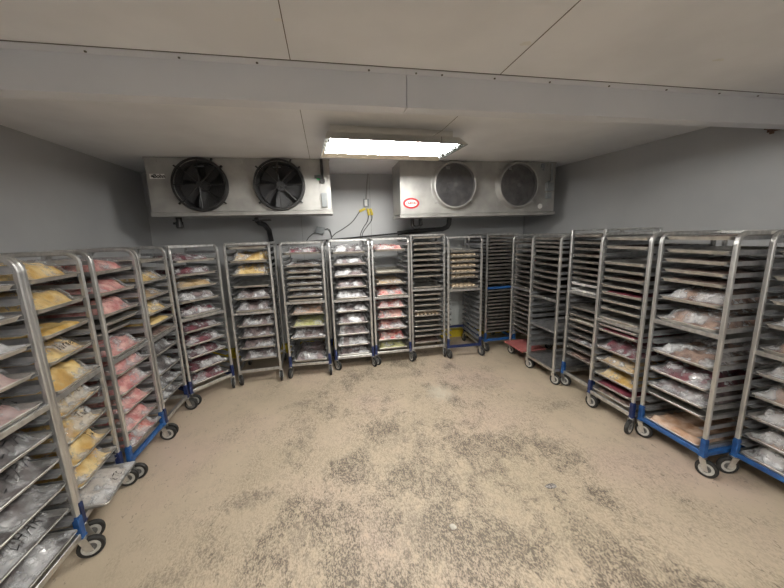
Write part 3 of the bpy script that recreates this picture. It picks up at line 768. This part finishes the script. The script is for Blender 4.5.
# ------------------------------------------------------------------ ceiling coolers
def cooler(loc, W, Hc, fans, R, style, label):
    """origin at the lower front corner nearest wall_left; fans: (x, z) of their centres"""
    root = empty('evaporator_cooler', loc); tag(root, label, 'cooler', 'ceiling coolers')
    dep = .46; ro = R * .93
    def casing(b):
        # front sheet with round openings
        n = 40
        cells = []; xs = [0.]
        for fx, fz in fans: xs += [fx - R - .02, fx + R + .02]
        xs.append(W)
        def quad(x0, x1):
            v = [b.verts.new((x, 0, z)) for x, z in ((x0, 0), (x1, 0), (x1, Hc), (x0, Hc))]; b.faces.new(v)
        for i in range(0, len(xs), 2): quad(xs[i], xs[i + 1])
        for fx, fz in fans:
            inner, outer = [], []
            for i in range(n):
                t = 2 * pi * (i + .5) / n; c, s_ = cos(t), sin(t)
                inner.append(b.verts.new((fx + ro * c, 0, fz + ro * s_)))
                hw = R + .02
                kx = hw / abs(c) if abs(c) > 1e-6 else 1e9
                kz = ((Hc - fz) if s_ > 0 else fz) / abs(s_) if abs(s_) > 1e-6 else 1e9
                q = min(kx, kz); outer.append(b.verts.new((fx + q * c, 0, fz + q * s_)))
            for i in range(n): b.faces.new((inner[i], inner[(i + 1) % n], outer[(i + 1) % n], outer[i]))
            for cx, cz in ((fx - R - .02, 0), (fx + R + .02, 0), (fx + R + .02, Hc), (fx - R - .02, Hc)):
                q = sorted(outer, key=lambda v: (v.co.x - cx) ** 2 + (v.co.z - cz) ** 2)[:2]
                v = b.verts.new((cx, 0, cz)); b.faces.new((q[0], q[1], v))
        for lo, hi in (((0, .001, 0), (.004, dep, Hc)), ((W - .004, .001, 0), (W, dep, Hc)), ((.004, .001, Hc - .004), (W - .004, dep, Hc)), ((.004, .001, 0), (W - .004, dep, .004))): add_box(b, lo, hi)
        add_box(b, (-.006, -.004, Hc - .02), (W + .006, .0, Hc))       # folded top edge
        for x in (.11, W / 2, W - .12): add_box(b, (x - .012, -.012, Hc - .055), (x + .012, -.0005, Hc)); 
    quick('casing', casing, M['casing'], root)
    quick('coil', lambda b: add_box(b, (.03, dep - .10, .03), (W - .03, dep - .02, Hc - .03)), M['coil'], root)
    quick('drain_pan', lambda b: (add_box(b, (-.01, -.012, -.045), (W + .012, dep + .01, -.012)), add_box(b, (-.016, -.020, -.022), (W + .018, -.012, -.006))), M['casing'], root)
    for fx, fz in fans:
        def throat(b): add_lathe(b, [(ro, .002), (ro - .006, .03), (ro - .006, .20)], 'Y', 40, (fx, 0, fz))
        quick('fan_throat', throat, M['cavity'], root, smooth=True)
        def blades(b):
            add_lathe(b, [(0, .06), (.05, .065), (.06, .09), (.06, .17), (0, .17)], 'Y', 18, (fx, 0, fz))
            for k in range(5):
                t0 = 2 * pi * k / 5 + .4; prev = None
                for j in range(7):
                    t = t0 + j * .15
                    y = .075 + .075 * j / 6
                    rr = [(.055, 1), (ro * .55, 1), (ro * .92, 1)]
                    row = [b.verts.new((fx + q * cos(t + .12 * u), y, fz + q * sin(t + .12 * u))) for u, (q, _) in enumerate(rr)]
                    if prev:
                        for u in range(2): b.faces.new((prev[u], prev[u + 1], row[u + 1], row[u]))
                    prev = row
        quick('fan_blades', blades, M['cavity'], root, smooth='auto')
        gm = M['wire'] if style == 'dark' else M['grille']
        rg = M['black'] if style == 'dark' else M['casing']
        yo = -.055
        if style == 'dark':
            def ring(b): add_lathe(b, [(R - .012, -.001), (R + .004, -.001), (R + .004, -.028), (R - .006, yo - .006), (R - .024, yo - .006), (R - .028, yo), (R - .02, -.028), (R - .012, -.001)], 'Y', 44, (fx, 0, fz))
        else:
            yo = -.075
            def ring(b): add_lathe(b, [(R + .004, -.001), (R + .004, -.012), (R - .004, -.016), (R - .02, yo), (R - .034, yo - .004), (R - .04, yo + .002), (R - .03, -.015), (R - .03, -.001), (R + .004, -.001)], 'Y', 44, (fx, 0, fz))
        g = quick('fan_guard', ring, rg, root, smooth='auto')
        def wires(b):
            if style == 'dark':
                for k in range(1, 16):
                    q = (R - .02) * k / 16
                    add_tube(b, [(fx + q * cos(2 * pi * i / 30), yo + .012 * (q / R) ** 2, fz + q * sin(2 * pi * i / 30)) for i in range(30)], .0014, 4, True)
                for k in range(8):
                    t = pi * k / 4
                    add_tube(b, [(fx + q * cos(t), yo - .003 + .012 * (q / R) ** 2, fz + q * sin(t)) for q in (.02, R * .5, R - .015)], .0058, 6)
                add_lathe(b, [(0, yo - .006), (.03, yo - .005), (.032, yo), (0, yo)], 'Y', 16, (fx, 0, fz))
            else:
                stp = .0195; q0 = R - .034
                for sgn in (1, -1):
                    for k in range(-int(q0 * 1.42 / stp) , int(q0 * 1.42 / stp) + 1):
                        c = k * stp
                        # line u*sgn direction: points (t, sgn*t + c) within the circle
                        disc = 2 * q0 * q0 - c * c
                        if disc <= .0004: continue
                        rt = math.sqrt(disc)
                        t0, t1 = (-sgn * c - rt) / 2, (-sgn * c + rt) / 2
                        pa = [(fx + t, yo + .002 + .002 * sgn, fz + sgn * t + c) for t in (t0, t1)]
                        add_tube(b, pa, .0026, 4)
                add_lathe(b, [(0, yo), (.028, yo), (.028, yo + .004), (0, yo + .004)], 'Y', 14, (fx, 0, fz))
        quick('guard_wires', wires, gm, g)
        for t in (radians(40), radians(140), radians(220), radians(320), radians(62)):
            def clip(b):
                vs = add_box(b, (R - .02, -.03, -.008), (R + .032, -.002, .008))
                bmesh.ops.rotate(b, verts=vs, cent=(0, 0, 0), matrix=Matrix.Rotation(-t, 3, 'Y')); bmesh.ops.translate(b, verts=vs, vec=(fx, 0, fz))
            quick('guard_clip', clip, M['black'] if style == 'dark' else M['casing'], g)
        if style != 'dark':
            def plate(b):
                n = 30
                hw = R * .90
                sqr = [b.verts.new((fx + max(-hw, min(hw, 1.5 * hw * cos(2 * pi * i / n))), -.004, fz + max(-hw, min(hw, 1.5 * hw * sin(2 * pi * i / n))))) for i in range(n)]
                inn = [b.verts.new((fx + ro * cos(2 * pi * i / n), -.004, fz + ro * sin(2 * pi * i / n))) for i in range(n)]
                for i in range(n): b.faces.new((sqr[i], sqr[(i + 1) % n], inn[(i + 1) % n], inn[i]))
            quick('fan_mount_plate', plate, M['casing'], g)
    return root

YU = 4.15
uL = cooler((-1.865, YU, 2.072), 1.965, .585, ((.533, .292), (1.38, .290)), .288, 'dark', 'ceiling cooler with two dark fans behind black spoked guards')
uR = cooler((.965, YU, 2.005), 2.205, .65, ((.715, .348), (1.615, .344)), .308, 'light', 'ceiling cooler with two grey mesh fan guards and red oval badge')
# stickers, badge, pipe and switch box on the fronts
st = quick('maker_sticker', lambda b: add_box(b, (-.075, -.001, -.026), (.075, 0, .026)), M['white'], uL, (.105, -.0006, .385))
q = link('sticker_print', text_mesh('Bohn', .055, M['ink'], 'sticker_print'), st, (.022, -.0018, .0)); q.rotation_euler = (pi / 2, 0, 0)
quick('sticker_emblem', lambda b: [b.faces.new([b.verts.new((x, 0, z)) for x, z in p]) for p in (((-.062, .0), (-.045, .018), (-.035, .004), (-.05, -.012)), ((-.045, -.004), (-.032, .004), (-.022, -.014), (-.036, -.02)))], M['ink'], st, (0, -.0018, 0))
quick('green_sticker', lambda b: add_lathe(b, [(0, 0), (.033, 0), (.033, -.001), (0, -.001)], 'Y', 20), M['green'], uL, (1.835, -.0006, .375))
quick('conduit', lambda b: (add_tube(b, [(0, 0, .245), (0, 0, .02), (0, .004, -.01)], .016, 10), add_box(b, (-.09, -.016, .03), (-.0, .006, .06)), add_lathe(b, [(0, -.022), (.03, -.022), (.03, .02), (0, .02)], 'Y', 14, (0, 0, 0))), M['black'], uL, (1.875, -.028, .335))
quick('switch_box', lambda b: (add_box(b, (-.034, -.045, -.08), (.034, -.001, .08)), add_box(b, (-.022, -.05, -.062), (.022, -.045, -.02)), add_lathe(b, [(0, -.05), (.01, -.05), (.01, -.044), (0, -.044)], 'Y', 10, (0, 0, .045))), M['greybox'], uL, (1.885, 0, .115))
def oval(b, a, c, y): b.faces.new([b.verts.new((a * cos(2 * pi * i / 32), y, c * sin(2 * pi * i / 32))) for i in range(32)])
bd = quick('badge', lambda b: oval(b, .108, .068, 0), M['red'], uR, (.14, -.0022, .132))
bd['label'] = 'red oval badge'
quick('badge_face', lambda b: oval(b, .080, .043, 0), M['white'], bd, (0, -.0012, 0))
q = link('badge_print', text_mesh('LARKIN', .040, M['red'], 'badge_print'), bd, (0, -.0022, 0)); q.rotation_euler = (pi / 2, 0, 0)
quick('end_wiring', lambda b: (add_tube(b, [(0, -.03, .30), (0, -.03, .08), (-.05, -.03, .06)], .014, 8), add_box(b, (-.07, -.05, -.06), (.03, -.001, .05)), add_box(b, (-.06, -.04, -.16), (.01, -.001, -.08)), add_box(b, (-.15, -.02, .24), (-.10, -.001, .30)), add_tube(b, [(-.12, -.02, .24), (-.12, -.03, .20)], .01, 6)), M['greybox'], uR, (2.125, 0, .33))
quick('round_sticker', lambda b: add_lathe(b, [(0, 0), (.035, 0), (.035, -.001), (0, -.001)], 'Y', 18), M['white'], uR, (1.99, -.0006, .07))

# drain pipes
o = quick('drain_outlet', lambda b: (add_lathe(b, [(0, .11), (.032, .11), (.032, .06), (.04, .06), (.04, 0), (.03, -.015), (0, -.015)], 'Z', 14), add_box(b, (-.06, -.02, .03), (.0, .02, .055))), M['black'], None, (-1.69, 4.36, 1.9165))
tag(o, 'short black drain fitting under the dark-fan cooler', 'pipe')
o = quick('drain_pipe', lambda b: (add_tube(b, [(-.83, 4.40, 2.006), (-.83, 4.42, 1.97), (-.82, 4.50, 1.95)], .026, 10), add_tube(b, [(-.82, 4.50, 1.955), (-.78, 4.62, 1.93), (-.75, 4.76, 1.86), (-.74, 4.82, 1.70), (-.74, 4.82, 1.35)], .034, 10), add_box(b, (-.87, 4.36, 1.97), (-.66, 4.44, 1.985))), M['black'], None, smooth='auto')
tag(o, 'black insulated drain pipe dropping from the dark-fan cooler behind the racks', 'pipe')
o = quick('refrigerant_pipe', lambda b: add_tube(b, [(1.18, 4.40, 1.948)] + [(1.24 + .06 * cos(t), 4.40, 1.875 + .045 * -sin(t)) for t in [pi + pi * i / 8 for i in range(9)]][::1] if False else [(1.18, 4.40, 1.955), (1.18, 4.40, 1.87), (1.20, 4.40, 1.845), (1.24, 4.40, 1.835), (1.28, 4.40, 1.845), (1.30, 4.40, 1.87), (1.30, 4.40, 1.955)], .026, 10), M['black'], None, smooth='auto')
tag(o, 'black U-shaped pipe loop under the red-badged cooler', 'pipe')
o = quick('drain_hose', lambda b: (add_tube(b, [(1.72, 4.40, 1.952), (1.72, 4.42, 1.87), (1.71, 4.45, 1.835), (1.66, 4.52, 1.805), (1.50, 4.72, 1.80), (1.30, 4.93, 1.785), (1.10, 4.99, 1.765)], .033, 10), add_tube(b, [(1.12, 4.99, 1.766), (.35, 5.03, 1.715), (-.2, 5.035, 1.685), (-.70, 5.035, 1.655)], .013, 8)), M['black'], None, smooth='auto')
tag(o, 'long black drain hose sloping along the back wall from the red-badged cooler', 'hose')

# outlet hanging on the back wall, its plugs and cords
ob = empty('outlet_box', (.645, YB, 2.235)); tag(ob, 'small grey outlet box on the back wall between the coolers', 'outlet')
quick('box', lambda b: add_box(b, (-.04, -.05, -.055), (.04, -.001, .055)), M['greybox'], ob)
quick('cover_plate', lambda b: add_box(b, (-.030, -.054, -.045), (.012, -.05, .045)), M['white'], ob)
quick('conduit', lambda b: add_tube(b, [(0, -.02, .05), (.02, -.016, .25), (.045, -.015, .424)], .010, 8), M['palecable'], ob)
def cord(name, plug, pts, lab, mat='cable', r=.0065):
    root = empty(name, plug); tag(root, lab, 'cord')
    p = Vector(plug)
    d = (Vector(pts[1]) - p); d.normalize()
    quick('plug', lambda b: add_sweep(b, [Vector((0, -.012, 0)) + d * q for q in (0, .05, .09, .10)], sq(.038, .036, .2), up=Vector((0, 1, 0))), M['yellow'], root)
    def f(b):
        P = [Vector(q) - p for q in pts]; out = []
        for i in range(len(P) - 1):
            a0, a1, a2, a3 = P[max(0, i - 1)], P[i], P[i + 1], P[min(len(P) - 1, i + 2)]
            for k in range(6):
                t = k / 6; out.append(.5 * ((2 * a1) + (a2 - a0) * t + (2 * a0 - 5 * a1 + 4 * a2 - a3) * t * t + (3 * a1 - a0 - 3 * a2 + a3) * t ** 3))
        out.append(P[-1]); add_tube(b, out, r, 6)
    quick('cable', f, M[mat], root); return root
yc = YB - .012
cord('hanging_lead', (.625, yc, 2.150), [(.625, yc, 2.150), (.55, yc, 2.12), (.42, yc, 1.96), (.26, yc, 1.85), (.15, yc, 1.79), (.08, yc, 1.70), (.05, yc, 1.50)], 'dark cord from a yellow plug running down towards the grey adapter')
cord('hanging_lead', (.660, yc, 2.150), [(.660, yc, 2.150), (.672, yc, 2.09), (.655, yc, 1.97), (.58, yc, 1.86), (.53, yc, 1.74), (.52, yc, 1.5)], 'dark cord with yellow plug hanging straight below the outlet box')
cord('hanging_lead', (.705, yc, 2.150), [(.705, yc, 2.150), (.722, yc, 2.08), (.718, yc, 1.98), (.64, yc, 1.88), (.56, yc, 1.75), (.55, yc, 1.5)], 'dark cord with yellow plug bowing widest below the outlet box')
ad = empty('power_adapter', (-.066, YB - .03, 1.845)); tag(ad, 'dark grey power adapter on the back wall above the racks', 'adapter')
quick('body', lambda b: add_box(b, (-.062, -.03, -.05), (.062, .028, .05), Matrix.Rotation(radians(10), 3, 'Y')), M['greybox'], ad)
quick('cable', lambda b: (add_tube(b, [(-.06, 0, -.02), (-.12, 0, -.05), (-.18, 0, -.10), (-.22, 0, -.16)], .0065, 6), add_tube(b, [(.06, 0, .01), (.11, 0, .02), (.14, 0, -.0), (.15, 0, -.05), (.16, 0, -.11)], .0065, 6)), M['cable'], ad)

# ------------------------------------------------------------------ fluorescent fixtures
def fixture(cx, cy, rz, label):
    root = empty('ceiling_light', (cx, cy, 2.50), rz); tag(root, label, 'ceiling light', 'fluorescent ceiling lights')
    L, Wd = .61, .32
    def hood(b):
        lo = [(-L, -Wd, 0), (L, -Wd, 0), (L, Wd, 0), (-L, Wd, 0)]
        hi = [(-L + .03, -Wd + .11, .085), (L - .03, -Wd + .11, .085), (L - .03, Wd - .11, .085), (-L + .03, Wd - .11, .085)]
        for s, dz in ((0, 0), (.006, -.004)):
            A = [b.verts.new((x - math.copysign(s, x), y - math.copysign(s, y), z)) for x, y, z in lo]; B = [b.verts.new((x - math.copysign(s, x), y - math.copysign(s, y), z + dz)) for x, y, z in hi]
            b.faces.new(B)
            for i in range(4): b.faces.new((A[i], A[(i + 1) % 4], B[(i + 1) % 4], B[i]))
            if s == 0: A0 = A
            else:
                for i in range(4): b.faces.new((A0[i], A0[(i + 1) % 4], A[(i + 1) % 4], A[i]))
    quick('reflector', hood, M['fixture'], root)
    quick('mounting_box', lambda b: add_box(b, (-L + .06, -.14, .0855), (L - .06, .14, H - 2.50 - .001)), M['fixture'], root)
    quick('reflector_ridge', lambda b: [prism3(b, y) for y in (-.13, 0, .13)], M['fixture'], root)
    for y in (-.20, -.066, .066, .20):
        quick('lamp_tube', lambda b: add_tube(b, [(-L + .05, y, .028), (L - .05, y, .028)], .0127, 8), M['tube'], root, smooth=True)
        for s in (-1, 1): quick('lamp_holder', lambda b: add_box(b, (s * (L - .038) - .010, y - .013, .006), (s * (L - .038) + .010, y + .013, .06)), M['greybox'], root)
def prism3(b, y):
    L = .57
    v = [b.verts.new((x, y + dy, z)) for x in (-L, L) for dy, z in ((-.03, .078), (.03, .078), (0, .03))]
    b.faces.new(v[:3]); b.faces.new(v[3:][::-1])
    for i in range(3): b.faces.new((v[i], v[(i + 1) % 3], v[3 + (i + 1) % 3], v[3 + i]))
fixture(.635, 3.075, radians(3.7), 'lit four-tube fluorescent fixture hanging below the ceiling beyond the beam')
fixture(.60, .62, 0., 'lit four-tube fluorescent fixture below the ceiling just before the beam')
fixture(.60, -1.85, 0., 'lit four-tube fluorescent fixture below the ceiling near the front wall')

# ------------------------------------------------------------------ scraps on the floor
def lump(r, sd):
    bm = bmesh.new(); bmesh.ops.create_icosphere(bm, subdivisions=2, radius=r)
    for v in bm.verts:
        v.co *= 1 + .35 * noise.noise(v.co * 45 + Vector((sd, 0, 0))); v.co.z = max(v.co.z * .5, -.003)
    for v in bm.verts: v.co.z += .0032
    return bm
o = link('food_scrap', mesh_of(lump(.020, 3), 'food_scrap', M['stone']), None, (.643, 1.577, 0)); tag(o, 'pale round scrap on the open floor', 'scrap')
bm = lump(.022, 8)
for v in bm.verts: v.co.x *= 1.7
o = link('food_scrap', mesh_of(bm, 'food_scrap', M['foil']), None, (1.42, 1.72, 0)); tag(o, 'dark and white scrap on the open floor', 'scrap')

# ------------------------------------------------------------------ camera, world, view
cam = bpy.data.objects.new('camera', bpy.data.cameras.new('camera')); COL.objects.link(cam)
cam.data.sensor_width = 36; cam.data.lens = 323.6465564 / 784 * 36; cam.data.clip_start = .02
r = Vector((0.9795738801985966, -0.1987600952113455, -0.03048668207992489)); u = Vector((0.06571153513298596, 0.17312260876999952, 0.9827057323955816)); f = Vector((0.19004475100126259, 0.9646361940567266, -0.18264721660244798))
m = Matrix((r, u, -f)).transposed().to_4x4(); m.translation = (0, 0, 1.76); cam.matrix_world = m
S.camera = cam
wd = bpy.data.worlds.new('world'); S.world = wd; wd.use_nodes = True
wd.node_tree.nodes['Background'].inputs[0].default_value = (.5, .5, .5, 1); wd.node_tree.nodes['Background'].inputs[1].default_value = .02
S.view_settings.view_transform = 'Standard'; S.view_settings.look = 'None'; S.view_settings.exposure = .56; S.view_settings.gamma = 1.; S.view_settings.use_curve_mapping = False
S.cycles.max_bounces = 10; S.cycles.diffuse_bounces = 6; S.cycles.transparent_max_bounces = 24
S.cycles.sample_clamp_indirect = 6.
